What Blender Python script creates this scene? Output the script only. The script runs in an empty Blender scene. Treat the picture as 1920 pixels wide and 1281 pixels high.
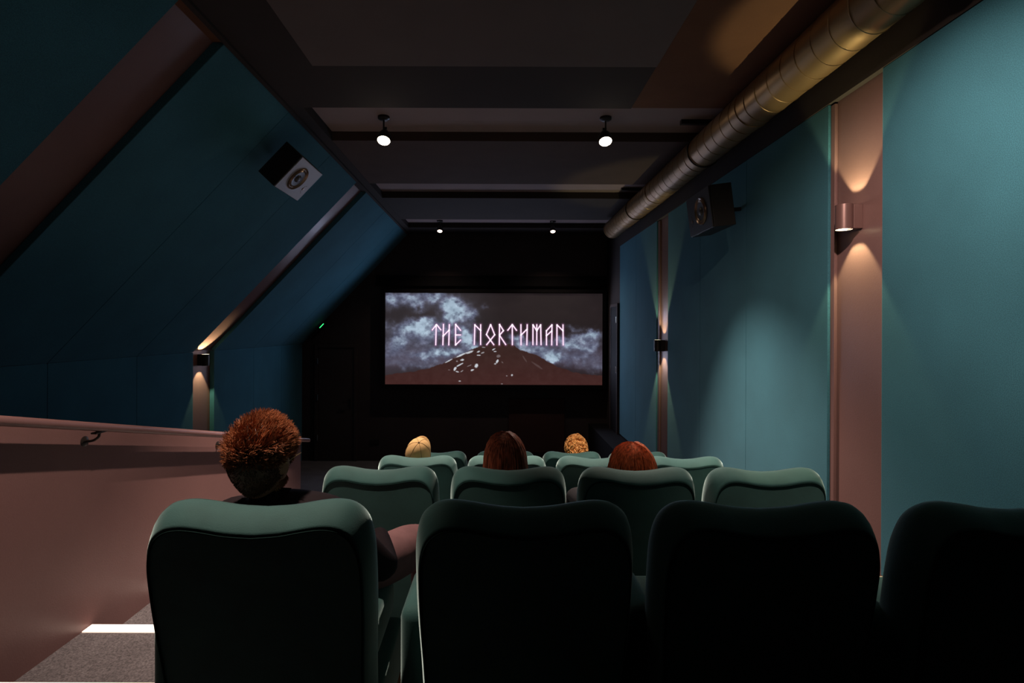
import bpy, bmesh, math, random
import numpy as np
from mathutils import Vector, Matrix, Euler, noise as mnoise

PI = math.pi
SC = bpy.context.scene
COL = SC.collection
random.seed(7)
EYE = 2.31                      # eye height above the front floor; Y runs towards the screen

# ------------------------------------------------------------------ camera
cd = bpy.data.cameras.new('camera')
cam = bpy.data.objects.new('camera', cd)
COL.objects.link(cam)
cd.sensor_width = 36.0
cd.lens = 18.75
cd.shift_x = 27.0 / 1920
cd.shift_y = -23.5 / 1920
cd.clip_start = 0.02
cam.location = (0, 0, EYE)
cam.rotation_euler = (PI / 2, -0.0040, 0)
SC.camera = cam

# ------------------------------------------------------------------ world, exposure
w = bpy.data.worlds.new('world')
SC.world = w
w.use_nodes = True
w.node_tree.nodes['Background'].inputs[0].default_value = (0.5, 0.55, 0.7, 1)
w.node_tree.nodes['Background'].inputs[1].default_value = 0.0
SC.view_settings.view_transform = 'Standard'
SC.view_settings.look = 'None'
SC.view_settings.gamma = 1
SC.view_settings.use_curve_mapping = False
SC.view_settings.exposure = 0.0

WARM = (1.0, 0.77, 0.64)
# the lamps' power (W) and aim: place, target, watts, cone (deg), blend
NEAR_L = dict(loc=(-0.97, 1.63, 1.44), aim=(-1.60, 2.05, -1.4), watt=225, cone=84, blend=0.4)
NEAR_R = dict(loc=(0.88, 1.35, 1.44), aim=(1.85, 2.45, 0.12), watt=235, cone=82, blend=0.95)
MID_L = dict(loc=(-0.933, 4.34, 1.528), aim=(-0.90, 3.80, -1.0), watt=680, cone=66, blend=0.7)
MID_R = dict(loc=(0.872, 4.34, 1.528), aim=(1.00, 3.80, -1.0), watt=680, cone=72, blend=0.8)
FAR_L = dict(loc=(-0.927, 8.5, 1.555), aim=(-0.93, 8.3, -2.3), watt=30, cone=125, blend=0.8)
FAR_R = dict(loc=(0.875, 8.5, 1.555), aim=(0.87, 8.3, -2.3), watt=30, cone=125, blend=0.8)
SCONCE_W = 24.0
SCREEN_FILL_W = 72.0              # total power of the lamps added to boost the picture's light
SCREEN_GLOW = 1.0


def spot(name, loc, aim, watt, cone, blend=0.3, color=WARM, rad=0.015):
    l = bpy.data.lights.new(name, 'SPOT')
    l.energy = watt
    l.color = color
    l.spot_size = math.radians(cone)
    l.spot_blend = blend
    l.shadow_soft_size = rad
    o = bpy.data.objects.new(name, l)
    COL.objects.link(o)
    a = Vector((loc[0], loc[1], EYE + loc[2]))
    b = Vector((aim[0], aim[1], EYE + aim[2]))
    o.location = a
    o.rotation_euler = (b - a).to_track_quat('-Z', 'Y').to_euler()
    return o


# ------------------------------------------------------------------ materials
def lin(r, g, b):
    def f(c):
        c /= 255.0
        return c / 12.92 if c <= 0.04045 else ((c + 0.055) / 1.055) ** 2.4
    return (f(r), f(g), f(b))


def mat(name, col, rough=0.7, metal=0.0, var=0.0, scale=8.0, bump=0.0, bscale=300.0, sheen=0.0,
        sheen_tint=(1, 1, 1), spec=0.5, emit=None, estr=0.0, stretch=(1, 1, 1), var2=0.0, scale2=300.0, detail=4.0):
    m = bpy.data.materials.new(name)
    m.use_nodes = True
    nt = m.node_tree
    b = nt.nodes['Principled BSDF']
    b.inputs['Base Color'].default_value = (*col, 1)
    b.inputs['Roughness'].default_value = rough
    b.inputs['Metallic'].default_value = metal
    b.inputs['Specular IOR Level'].default_value = spec
    if sheen:
        b.inputs['Sheen Weight'].default_value = sheen
        b.inputs['Sheen Tint'].default_value = (*sheen_tint, 1)
        b.inputs['Sheen Roughness'].default_value = 0.35
    if emit:
        b.inputs['Emission Color'].default_value = (*emit, 1)
        b.inputs['Emission Strength'].default_value = estr
    if var or bump or var2:
        tc = nt.nodes.new('ShaderNodeTexCoord')
        mp = nt.nodes.new('ShaderNodeMapping')
        mp.inputs['Scale'].default_value = stretch
        nt.links.new(tc.outputs['Object'], mp.inputs['Vector'])
    last = None
    for v, s in ((var, scale), (var2, scale2)):
        if not v:
            continue
        n = nt.nodes.new('ShaderNodeTexNoise')
        n.inputs['Scale'].default_value = s
        n.inputs['Detail'].default_value = detail
        nt.links.new(mp.outputs['Vector'], n.inputs['Vector'])
        r = nt.nodes.new('ShaderNodeMapRange')
        r.inputs['From Min'].default_value = 0.3
        r.inputs['From Max'].default_value = 0.7
        r.inputs['To Min'].default_value = 1 - v
        r.inputs['To Max'].default_value = 1 + v
        nt.links.new(n.outputs['Fac'], r.inputs['Value'])
        mx = nt.nodes.new('ShaderNodeVectorMath')
        mx.operation = 'MULTIPLY'
        if last is None:
            mx.inputs[0].default_value = col
        else:
            nt.links.new(last, mx.inputs[0])
        nt.links.new(r.outputs['Result'], mx.inputs[1])
        last = mx.outputs[0]
    if last is not None:
        nt.links.new(last, b.inputs['Base Color'])
    if bump:
        n = nt.nodes.new('ShaderNodeTexNoise')
        n.inputs['Scale'].default_value = bscale
        n.inputs['Detail'].default_value = 3
        nt.links.new(mp.outputs['Vector'], n.inputs['Vector'])
        bp = nt.nodes.new('ShaderNodeBump')
        bp.inputs['Strength'].default_value = bump
        bp.inputs['Distance'].default_value = 0.004
        nt.links.new(n.outputs['Fac'], bp.inputs['Height'])
        nt.links.new(bp.outputs['Normal'], b.inputs['Normal'])
    return m


M = {}
M['felt'] = mat('teal felt panel', (0.033, 0.118, 0.158), 0.9, var=0.10, scale=2.5, var2=0.26, scale2=260, bump=0.2, bscale=420, spec=0.15, sheen=0.25, sheen_tint=(0.5, 0.85, 1.0))
M['mauve'] = mat('mauve brown paint', (0.155, 0.084, 0.080), 0.36, var=0.05, scale=3, var2=0.04, scale2=150, bump=0.10, bscale=160, spec=0.3)
M['dark'] = mat('dark umber paint', (0.030, 0.022, 0.020), 0.9, var=0.06, scale=3, bump=0.06, bscale=160, spec=0.3)
M['panel_dark'] = mat('charcoal ceiling panel', (0.115, 0.090, 0.088), 0.9, var=0.05, scale=3, bump=0.1, bscale=300, spec=0.2)
M['tan'] = mat('glow-warmed ceiling paint', (0.125, 0.055, 0.030), 0.9, var=0.08, scale=4, var2=0.05, scale2=160, bump=0.08, bscale=160, spec=0.2)  # dark ceiling made more orange, the sconce glow put into its colour
M['recess'] = mat('recess ceiling paint', (0.26, 0.19, 0.185), 0.85, var=0.05, scale=3, spec=0.3)
M['beam'] = mat('umber beam paint', (0.070, 0.045, 0.038), 0.9, var=0.06, scale=4, spec=0.2)
M['black'] = mat('matt black', (0.006, 0.005, 0.0055), 0.8, spec=0.15)
M['stage'] = mat('near black wall paint', (0.050, 0.036, 0.034), 0.85, var=0.1, scale=2, spec=0.2)
M['stage_red'] = mat('dark oxblood panel', (0.055, 0.024, 0.020), 0.85, var=0.1, scale=3, spec=0.2)
M['carpet'] = mat('grey carpet', (0.115, 0.105, 0.110), 0.95, var=0.12, scale=6, var2=0.45, scale2=130, bump=1.0, bscale=180, spec=0.1)
M['velvet'] = mat('teal velvet', (0.028, 0.082, 0.078), 0.75, var=0.16, scale=7, bump=0.15, bscale=350, spec=0.2, sheen=1.0, sheen_tint=(0.66, 0.92, 0.90))
M['seam'] = mat('dark velvet seam', (0.008, 0.026, 0.024), 0.9, spec=0.1)
M['oak'] = mat('oak', (0.30, 0.15, 0.07), 0.5, var=0.25, scale=3, stretch=(8, 1, 8), spec=0.4)
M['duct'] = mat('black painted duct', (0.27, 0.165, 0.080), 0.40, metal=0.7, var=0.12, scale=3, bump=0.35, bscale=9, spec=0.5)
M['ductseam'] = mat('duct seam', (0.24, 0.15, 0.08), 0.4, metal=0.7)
M['metal_dark'] = mat('black lacquered metal', (0.02, 0.015, 0.013), 0.4, metal=0.3)
M['sconce'] = mat('mauve lacquered metal', (0.16, 0.085, 0.08), 0.35, metal=0.4)
M['steel'] = mat('steel', (0.45, 0.42, 0.4), 0.3, metal=1.0)
M['bulb'] = mat('lit lens', (1, 1, 1), 0.4, emit=(1.0, 0.80, 0.60), estr=30.0)
M['bulb_far'] = mat('lit lens small', (1, 1, 1), 0.4, emit=(1.0, 0.74, 0.58), estr=6.0)
M['bulb_sconce'] = mat('lit sconce lens', (1, 1, 1), 0.4, emit=(1.0, 0.80, 0.52), estr=3.0)
M['led'] = mat('led step strip', (1, 1, 1), 0.4, emit=(1.0, 0.72, 0.56), estr=1.0)
M['led_green'] = mat('green led', (0.1, 0.8, 0.3), 0.4, emit=(0.05, 1.0, 0.25), estr=1.5)
M['cream'] = mat('cream paint', (0.62, 0.60, 0.40), 0.5, var=0.03, scale=5)
M['speaker'] = mat('speaker cabinet vinyl', (0.010, 0.008, 0.0075), 0.5, var=0.05, scale=30, spec=0.3)
M['baffle'] = mat('speaker baffle', (0.20, 0.18, 0.195), 0.45)  # lighter copy for the left speaker, screen light put into its colour
M['baffle_shaded'] = mat('shaded speaker baffle', (0.012, 0.009, 0.009), 0.5, spec=0.3)  # same baffle on the right speaker, its shade put into the colour
M['cone'] = mat('speaker cone', (0.02, 0.015, 0.014), 0.45)
M['ring'] = mat('speaker surround', (0.17, 0.11, 0.075), 0.3, metal=0.5)
M['skin'] = mat('skin', (0.42, 0.19, 0.12), 0.5, var=0.06, scale=12, spec=0.35)
M['eye'] = mat('eye white', (0.7, 0.68, 0.64), 0.2)
M['iris'] = mat('iris', (0.05, 0.03, 0.02), 0.2)
M['lips'] = mat('lips', (0.38, 0.11, 0.09), 0.45)
M['gold'] = mat('gold wire', (0.7, 0.45, 0.2), 0.3, metal=1.0)
for nm, c, c2 in (('ginger', (0.33, 0.115, 0.048), 0.55), ('auburn', (0.24, 0.070, 0.038), 0.75), ('red', (0.36, 0.085, 0.032), 0.65), ('blond', (0.78, 0.40, 0.13), 0.35), ('brown', (0.070, 0.028, 0.016), 0.4), ('sandy', (0.30, 0.12, 0.05), 0.3)):
    M['hair_' + nm] = mat(nm + ' hair', c, 0.5, var=c2, scale=(70 if nm not in ('auburn', 'red') else 22), spec=0.3, stretch=((1, 1, 1) if nm not in ('auburn', 'red') else (5, 5, 0.6)))
M['cap'] = mat('tan cotton twill', (0.46, 0.30, 0.13), 0.85, var=0.06, scale=20, bump=0.2, bscale=500, spec=0.15)
M['capseam'] = mat('cap stitching', (0.16, 0.09, 0.04), 0.85)
for nm, c in (('navy', (0.012, 0.008, 0.010)), ('grey', (0.05, 0.05, 0.055)), ('olive', (0.05, 0.05, 0.03)), ('plum', (0.06, 0.03, 0.035)),
              ('denim', (0.03, 0.045, 0.09)), ('rose', (0.23, 0.125, 0.13)), ('black', (0.012, 0.012, 0.014))):
    M['cloth_' + nm] = mat(nm + ' cloth', c, 0.85, var=0.12, scale=14, bump=0.2, bscale=60, spec=0.12)


# ------------------------------------------------------------------ helpers
def link(name, me, m, parent=None, loc=None):
    o = bpy.data.objects.new(name, me)
    COL.objects.link(o)
    if m is not None:
        me.materials.clear()
        me.materials.append(m)
    if parent is not None:
        o.parent = parent
    if loc is not None:
        o.location = loc
    return o


def obj(name, bm, m, parent=None, smooth=False, loc=None):
    me = bpy.data.meshes.new(name)
    bmesh.ops.recalc_face_normals(bm, faces=bm.faces[:])
    if smooth:
        for f in bm.faces:
            f.smooth = True
    bm.to_mesh(me)
    bm.free()
    if smooth:
        try:
            me.set_sharp_from_angle(angle=math.radians(50))
        except Exception:
            pass
    return link(name, me, m, parent, loc)


def empty(name, loc=(0, 0, 0), rz=0.0):
    o = bpy.data.objects.new(name, None)
    COL.objects.link(o)
    o.empty_display_size = 0.1
    o.location = loc
    o.rotation_euler = (0, 0, rz)
    return o


def tag(o, label, cat, group=None):
    o['label'] = label
    o['category'] = cat
    if group:
        o['group'] = group
    return o


def struct(o):
    o['kind'] = 'structure'
    return o


def box(bm, x0, x1, y0, y1, z0, z1, bev=0.0, seg=2, mtx=None):
    r = bmesh.ops.create_cube(bm, size=1.0)
    vs = r['verts']
    for v in vs:
        v.co = Vector(((x0 + x1) / 2 + v.co.x * (x1 - x0), (y0 + y1) / 2 + v.co.y * (y1 - y0), (z0 + z1) / 2 + v.co.z * (z1 - z0)))
    out = vs
    if bev > 0:
        es = list({e for v in vs for e in v.link_edges})
        rr = bmesh.ops.bevel(bm, geom=es, offset=bev, segments=seg, profile=0.5, affect='EDGES')
        out = list({v for v in rr['verts']} | {v for v in vs if v.is_valid})
    if mtx is not None:
        # transform every vert made by this call
        seen = set()
        stack = [v for v in out if v.is_valid]
        while stack:
            v = stack.pop()
            if v in seen:
                continue
            seen.add(v)
            for e in v.link_edges:
                o = e.other_vert(v)
                if o not in seen:
                    stack.append(o)
        for v in seen:
            v.co = mtx @ v.co
    return out


def hb(bm, x0, x1, y0, y1, h0, h1, bev=0.0):       # a box with heights given from the eye level
    box(bm, x0, x1, y0, y1, EYE + h0, EYE + h1, bev)


def cyl(bm, p0, p1, r0, r1=None, n=24, caps=True):
    p0 = Vector(p0)
    p1 = Vector(p1)
    r1 = r0 if r1 is None else r1
    d = (p1 - p0).normalized()
    a = d.orthogonal().normalized()
    b = d.cross(a)
    A = [bm.verts.new(p0 + (a * math.cos(t) + b * math.sin(t)) * r0) for t in [2 * PI * i / n for i in range(n)]]
    B = [bm.verts.new(p1 + (a * math.cos(t) + b * math.sin(t)) * r1) for t in [2 * PI * i / n for i in range(n)]]
    for i in range(n):
        bm.faces.new((A[i], A[(i + 1) % n], B[(i + 1) % n], B[i]))
    if caps:
        bm.faces.new(A[::-1])
        bm.faces.new(B)
    return A, B


def lathe(bm, base, axis, prof, n=32):
    """prof = [(radius, distance along the axis)]"""
    base = Vector(base)
    d = Vector(axis).normalized()
    a = d.orthogonal().normalized()
    b = d.cross(a)
    prev = None
    for r, t in prof:
        ring = [bm.verts.new(base + d * t + (a * math.cos(2 * PI * i / n) + b * math.sin(2 * PI * i / n)) * max(r, 1e-5)) for i in range(n)]
        if prev:
            for i in range(n):
                bm.faces.new((prev[i], prev[(i + 1) % n], ring[(i + 1) % n], ring[i]))
        prev = ring
    bmesh.ops.remove_doubles(bm, verts=bm.verts[:], dist=2e-5)


def tube(bm, pts, r, n=8, closed=False, r2=None, caps=True):
    pts = [Vector(p) for p in pts]
    k = len(pts)
    rings = []
    up = None
    for i, p in enumerate(pts):
        if closed:
            d = (pts[(i + 1) % k] - pts[i - 1]).normalized()
        else:
            d = (pts[min(i + 1, k - 1)] - pts[max(i - 1, 0)]).normalized()
        if up is None:
            up = d.orthogonal().normalized()
        a = (up - d * up.dot(d))
        a = a.normalized() if a.length > 1e-6 else d.orthogonal().normalized()
        up = a
        b = d.cross(a)
        rr = r if r2 is None else r + (r2 - r) * i / (k - 1)
        rings.append([bm.verts.new(p + (a * math.cos(2 * PI * j / n) + b * math.sin(2 * PI * j / n)) * rr) for j in range(n)])
    for i in range(k if closed else k - 1):
        A, B = rings[i], rings[(i + 1) % k]
        for j in range(n):
            bm.faces.new((A[j], A[(j + 1) % n], B[(j + 1) % n], B[j]))
    if not closed and caps:
        bm.faces.new(rings[0][::-1])
        bm.faces.new(rings[-1])


def spline(pts, n):
    """Catmull-Rom through an open list of points, n samples per span"""
    out = []
    P = [Vector(p) for p in pts]
    P = [P[0] * 2 - P[1]] + P + [P[-1] * 2 - P[-2]]
    for i in range(1, len(P) - 2):
        for j in range(n):
            t = j / n
            a, b, c, d = P[i - 1], P[i], P[i + 1], P[i + 2]
            out.append(0.5 * ((2 * b) + (c - a) * t + (2 * a - 5 * b + 4 * c - d) * t * t + (3 * b - a - 3 * c + d) * t ** 3))
    out.append(P[-2].copy())
    return out


def prism(bm, poly, y0, y1):
    """polygon in (x, h) extruded along Y; h is measured from eye level"""
    A = [bm.verts.new((x, y0, EYE + h)) for x, h in poly]
    B = [bm.verts.new((x, y1, EYE + h)) for x, h in poly]
    n = len(poly)
    for i in range(n):
        bm.faces.new((A[i], A[(i + 1) % n], B[(i + 1) % n], B[i]))
    bm.faces.new(A[::-1])
    bm.faces.new(B)


# ------------------------------------------------------------------ the room
XR, XL, XC, HC, HF = 1.90, -3.40, -1.571, 1.645, -0.272
YB, Y0 = 9.3, -1.7
XK = -1.889

# aisle treads: (y start, y end, height from eye)
TREADS = [(Y0, 1.33, -1.17), (1.33, 1.912, -1.28), (1.912, 2.485, -1.39), (2.485, 3.10, -1.50), (3.10, 3.68, -1.61), (3.68, 4.30, -1.72),
          (4.30, 4.93, -1.83), (4.93, 5.50, -1.96), (5.50, 6.10, -2.09), (6.10, 6.70, -2.20)]
ROWS = [(Y0, 1.33, -1.17), (1.33, 2.515, -1.39), (2.515, 3.68, -1.61), (3.68, 4.93, -1.83), (4.93, 6.10, -2.09)]
bm = bmesh.new()
hb(bm, XL - 0.1, XR + 0.1, Y0, YB + 0.1, -2.36, -2.31)
for a, b, h in ROWS:
    hb(bm, -0.90, XR + 0.03, a, b, -2.31, h)
for a, b, h in TREADS:
    hb(bm, XK, -0.90, a, b, -2.31, h)
floor = struct(obj('floor', bm, M['carpet']))
for a, b, h in TREADS[1:]:
    bm = bmesh.new()
    hb(bm, XK + 0.003, -0.905, b - 0.060, b + 0.002, h, h + 0.006, 0.002)
    o = obj('step_light', bm, M['led'], floor)

# landing along the right wall at the front
bm = bmesh.new()
hb(bm, 1.59, XR + 0.03, 6.6, YB, -2.31, -1.64)
struct(obj('trim_1', bm, M['black']))

# right wall with felt panels
bm = bmesh.new()
hb(bm, XR + 0.03, XR + 0.15, Y0, YB + 0.1, -2.36, 1.80)
wall_right = struct(obj('wall_right', bm, M['mauve']))
bm = bmesh.new()
hb(bm, XR - 0.004, XR + 0.03, Y0, 8.3, 1.30, HC + 0.1)
hb(bm, XR + 0.005, XR + 0.03, 8.3, YB, -2.31, HC + 0.1)
struct(obj('trim_2', bm, M['dark']))
for a, b, h in ((-1.36, -0.36, -1.17), (-0.36, 0.64, -1.17), (0.64, 1.64, -1.2), (1.64, 2.64, -1.21), (3.07, 4.08, -1.5), (4.08, 5.01, -1.7),
                (5.01, 5.956, -1.9), (6.376, 7.33, -1.62), (7.33, 8.3, -1.62)):
    bm = bmesh.new()
    hb(bm, XR, XR + 0.029, a + 0.0012, b - 0.0012, h, 1.298, 0.0025)
    obj('felt_panel', bm, M['felt'], wall_right)
bm = bmesh.new()
hb(bm, XR - 0.012, XR + 0.028, 1.36, 2.64, -1.385, -1.215, 0.004)
struct(obj('baseboard_right', bm, M['cream']))
# narrow pilaster battens beside the panel ends
bm = bmesh.new()
hb(bm, XR + 0.012, XR + 0.03, 3.03, 3.068, -1.6, 1.29, 0.003)
hb(bm, XR + 0.012, XR + 0.03, 5.92 + 0.38, 6.373, -2.0, 1.29, 0.003)
struct(obj('trim_3', bm, M['mauve']))

# left: lower vertical wall and slope
T = 0.055
n_sl = Vector((HC - HF, -(XC - XL))).normalized()     # into the room
ox, oh = -n_sl.x * T, -n_sl.y * T
bm = bmesh.new()
prism(bm, [(XL - T, -2.36), (XL - T, HF + 0.01), (XC + ox, HC + oh), (XC + ox, 1.80), (XL - 0.9, 1.80), (XL - 0.9, -2.36)], Y0, YB + 0.1)
wall_left = struct(obj('wall_left', bm, M['mauve']))


def slope_panel(a, b):
    bm = bmesh.new()
    prism(bm, [(XL, HF), (XC - 0.004, HC - 0.004), (XC + ox - 0.004, HC + oh - 0.002), (XL - T + 0.012, HF + 0.014)], a + 0.0015, b - 0.0015)
    bmesh.ops.bevel(bm, geom=bm.edges[:], offset=0.0025, segments=1, affect='EDGES')
    obj('felt_panel', bm, M['felt'], wall_left)
    bm = bmesh.new()
    hb(bm, XL - T + 0.002, XL, a + 0.0015, b - 0.0015, -2.31, HF - 0.002, 0.0025)
    obj('felt_panel', bm, M['felt'], wall_left)


for a, b in ((-1.36, -0.36), (-0.36, 0.64), (0.64, 1.64), (1.64, 2.65), (3.07, 4.03), (4.03, 5.03), (5.03, 5.96), (6.40, 7.44), (7.44, 8.40), (8.40, 9.29)):
    slope_panel(a, b)

# knee wall of the stair with the handrail
def ktop(y):
    y = max(y, 0.6)
    return -(0.362 + 0.226 * (y - 2.02))


bm = bmesh.new()
for x in (XK - 0.10, XK):
    pass
ys = [Y0, 0.6, 5.13]
L = []
for y in ys:
    L.append([bm.verts.new((x, y, z)) for x, z in ((XK - 0.1, -0.0), (XK, -0.0), (XK, EYE + ktop(y)), (XK - 0.1, EYE + ktop(y)))])
for i in range(2):
    for j in range(4):
        bm.faces.new((L[i][j], L[i][(j + 1) % 4], L[i + 1][(j + 1) % 4], L[i + 1][j]))
bm.faces.new(L[0])
bm.faces.new(L[-1])
struct(obj('wall_stair', bm, M['mauve']))

# front and rear walls
bm = bmesh.new()
hb(bm, XL - 0.9, XR + 0.15, YB, YB + 0.15, -2.36, 1.8)
wall_front = struct(obj('wall_front', bm, M['stage']))
bm = bmesh.new()
hb(bm, XL - 0.9, XR + 0.15, Y0 - 0.12, Y0, -2.36, 1.8)
struct(obj('wall_rear', bm, M['mauve']))
# dark reveal down the corner beside the left panels, masking over the screen, access panel below it
bm = bmesh.new()
hb(bm, 0.20, 1.17, YB - 0.02, YB, -2.15, -1.21, 0.003)
struct(obj('trim_4', bm, M['stage_red']))
bm = bmesh.new()
hb(bm, -2.12, 1.88, YB - 0.05, YB, 0.74, 0.92, 0.004)
struct(obj('trim_5', bm, M['black']))

# ceiling, bulkheads and recesses
bm = bmesh.new()
hb(bm, XC - 0.1, XR + 0.1, Y0, YB + 0.1, 1.725, 1.80)
ceiling = struct(obj('ceiling', bm, M['recess']))
bm = bmesh.new()
hb(bm, XC - 0.08, XR + 0.03, Y0, 3.96, HC, 1.725)
struct(obj('trim_6', bm, M['tan']))
k = 7
for a, b in ((4.67, 6.05), (6.71, 8.02), (8.67, YB)):
    bm = bmesh.new()
    hb(bm, -1.457, XR + 0.03, a, b, HC, 1.725)
    struct(obj('trim_%d' % k, bm, M['dark' if a > 5 else 'beam']))
    k += 1
bm = bmesh.new()
hb(bm, XC - 0.08, -1.457, 3.96, YB, HC - 0.002, 1.725)
hb(bm, XC - 0.004, XC + 0.028, Y0, YB, HC - 0.022, HC - 0.001)
struct(obj('trim_%d' % k, bm, M['dark']))
k += 1
# shallow dropped border round the charcoal acoustic board
bm = bmesh.new()
hb(bm, -1.16, 0.984, -0.6, 3.32, HC - 0.012, HC, 0.002)
obj('acoustic_board', bm, M['panel_dark'], ceiling)
# darker border painted between the board and the first recess
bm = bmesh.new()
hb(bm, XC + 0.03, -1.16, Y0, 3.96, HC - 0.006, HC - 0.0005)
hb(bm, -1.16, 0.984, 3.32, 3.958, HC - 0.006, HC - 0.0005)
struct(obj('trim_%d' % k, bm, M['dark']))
k += 1

# door in the front wall (left)
def door(name, x0, x1, h0, h1, y):
    bm = bmesh.new()
    hb(bm, x0, x1, y - 0.02, y, h0, h1, 0.003)
    d = struct(obj(name, bm, M['stage']))
    bm = bmesh.new()
    hb(bm, x0 - 0.06, x0 - 0.004, y - 0.035, y, h0, h1 + 0.06, 0.003)
    hb(bm, x1 + 0.004, x1 + 0.06, y - 0.035, y, h0, h1 + 0.06, 0.003)
    hb(bm, x0 - 0.004, x1 + 0.004, y - 0.035, y, h1 + 0.004, h1 + 0.06, 0.003)
    obj('door_frame', bm, M['stage'], d)
    for hh in (-0.62, -1.25, -1.95):
        bm = bmesh.new()
        cyl(bm, (x0 - 0.002, y - 0.042, EYE + hh), (x0 - 0.002, y - 0.042, EYE + hh + 0.10), 0.008, n=10)
        obj('hinge', bm, M['steel'], d)
    bm = bmesh.new()
    hb(bm, x1 - 0.08, x1 - 0.05, y - 0.026, y - 0.02, -1.40, -1.22, 0.002)
    tube(bm, [(x1 - 0.065, y - 0.02, EYE - 1.28), (x1 - 0.065, y - 0.065, EYE - 1.28), (x1 - 0.18, y - 0.065, EYE - 1.28)], 0.008)
    obj('door_handle', bm, M['metal_dark'], d)
    return d


door('door_1', -3.12, -2.50, -2.31, -0.34, YB)

# door in the right wall up on the landing
bm = bmesh.new()
hb(bm, XR - 0.03, XR + 0.004, 8.36, 8.80, -1.64, 0.36, 0.003)
d2 = struct(obj('door_2', bm, M['black']))
bm = bmesh.new()
hb(bm, XR - 0.038, XR + 0.004, 8.31, 8.358, -1.64, 0.41, 0.003)
hb(bm, XR - 0.038, XR + 0.004, 8.802, 8.85, -1.64, 0.41, 0.003)
hb(bm, XR - 0.038, XR + 0.004, 8.358, 8.802, 0.362, 0.41, 0.003)
obj('door_frame', bm, M['stage'], d2)
for hh in (0.1, -0.68):
    bm = bmesh.new()
    cyl(bm, (XR - 0.04, 8.37, EYE + hh), (XR - 0.04, 8.37, EYE + hh + 0.1), 0.008, n=10)
    obj('hinge', bm, M['steel'], d2)


# ------------------------------------------------------------------ the screen
YS = 9.19
def S(px, py, y=YS):
    return Vector(((px - 933) * y / 1000.0, y, EYE + (617 - py) * y / 1000.0))


rng = np.random.default_rng(5)


def vnoise(x, y, seed):
    r = np.random.default_rng(seed)
    g = r.random((256, 256))
    xi = np.floor(x).astype(int)
    yi = np.floor(y).astype(int)
    fx = x - xi
    fy = y - yi
    fx = fx * fx * (3 - 2 * fx)
    fy = fy * fy * (3 - 2 * fy)
    g00 = g[xi % 256, yi % 256]
    g10 = g[(xi + 1) % 256, yi % 256]
    g01 = g[xi % 256, (yi + 1) % 256]
    g11 = g[(xi + 1) % 256, (yi + 1) % 256]
    return (g00 * (1 - fx) + g10 * fx) * (1 - fy) + (g01 * (1 - fx) + g11 * fx) * fy


def fbm(x, y, seed, octs=6, gain=0.55):
    s = 0
    a = 1
    t = 0
    for i in range(octs):
        s = s + a * vnoise(x, y, seed + i)
        t += a
        a *= gain
        x = x * 2.03 + 7.1
        y = y * 2.03 + 3.7
    return s / t


PX0, PX1, PY0, PY1 = 722.5, 1129.5, 550.0, 721.5
NX, NY = 640, 270
gx, gy = np.meshgrid(np.linspace(PX0, PX1, NX), np.linspace(PY0, PY1, NY))
wx = gx + (fbm(gx / 14, gy / 14, 11) - 0.5) * 26
wy = gy + (fbm(gx / 14, gy / 14, 31) - 0.5) * 22
den = np.zeros_like(gx)
for cx, cy, rx, ry, a in ((730, 566, 16, 11, .55), (738, 556, 20, 9, .35), (775, 560, 24, 13, .6), (783, 575, 14, 8, .45), (815, 556, 16, 9, .6), (845, 570, 16, 13, .8),
                          (853, 586, 22, 17, .85), (882, 592, 10, 14, .55), (838, 600, 12, 8, .5), (790, 604, 20, 7, .85), (775, 618, 34, 10, .75), (750, 640, 24, 14, .55),
                          (798, 633, 30, 18, .4), (832, 618, 26, 10, .4), (870, 628, 18, 12, .85), (880, 642, 14, 8, .7), (845, 660, 40, 9, .75), (800, 668, 40, 9, .5),
                          (780, 684, 50, 6, .3), (735, 660, 20, 18, .35), (892, 652, 8, 5, .8), (965, 633, 14, 6, .65), (978, 645, 16, 10, .5), (1000, 655, 34, 12, .4),
                          (1038, 672, 17, 8, .85), (1030, 662, 24, 10, .4), (1060, 640, 22, 7, .65), (1098, 632, 22, 7, .7), (1116, 626, 12, 5, .6), (1080, 650, 24, 8, .6),
                          (1110, 650, 16, 12, .35), (1090, 672, 40, 12, .4), (1075, 615, 16, 5, .3), (1120, 690, 20, 8, .25), (727, 605, 8, 8, .25), (905, 575, 6, 5, .2)):
    den += a * np.exp(-(((wx - cx) / rx) ** 2 + ((wy - cy) / ry) ** 2))
f1 = fbm(gx / 9, gy / 7, 51)
f2 = fbm(gx / 26, gy / 16, 71)
den = np.clip(den, 0, 1.15) * (0.55 + 0.9 * f1) + 0.10 * (f2 - 0.4) * (den > 0.05)
den = np.clip(den * 1.18, 0, 1.0)
right = np.clip((gx - 880) / 60, 0, 1)
bg = 0.86 * np.stack([52 - 12 * right + 10 * (f2 - .5), 46 - 14 * right + 8 * (f2 - .5), 50 - 16 * right + 8 * (f2 - .5)], -1)
mauve = np.exp(-((gy - 672) / 22) ** 2) * (1 - np.clip((722 - gx) / 10, 0, 1))
bg += mauve[..., None] * np.array([30, 25, 34]) * (0.6 + 0.8 * f2[..., None])
cl = np.array([158, 178, 196.0])
cl2 = np.array([96, 100, 122.0])
d = den[..., None]
img = np.where(d < 0.5, bg + (cl2 - bg) * np.clip(d * 2, 0, 1), cl2 + (cl - cl2) * np.clip(d * 2 - 1, 0, 1))
img = img + ((f1 - 0.5) * 70 * np.clip(den * 1.6, 0, 1))[..., None]
mx_ = np.array([722, 745, 775, 805, 835, 870, 895, 905, 925, 960, 975, 1010, 1040, 1075, 1100, 1131])
my_ = np.array([705, 700, 697, 690, 680, 662, 651, 647, 645, 645, 655, 667, 684, 697, 701, 703])
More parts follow.
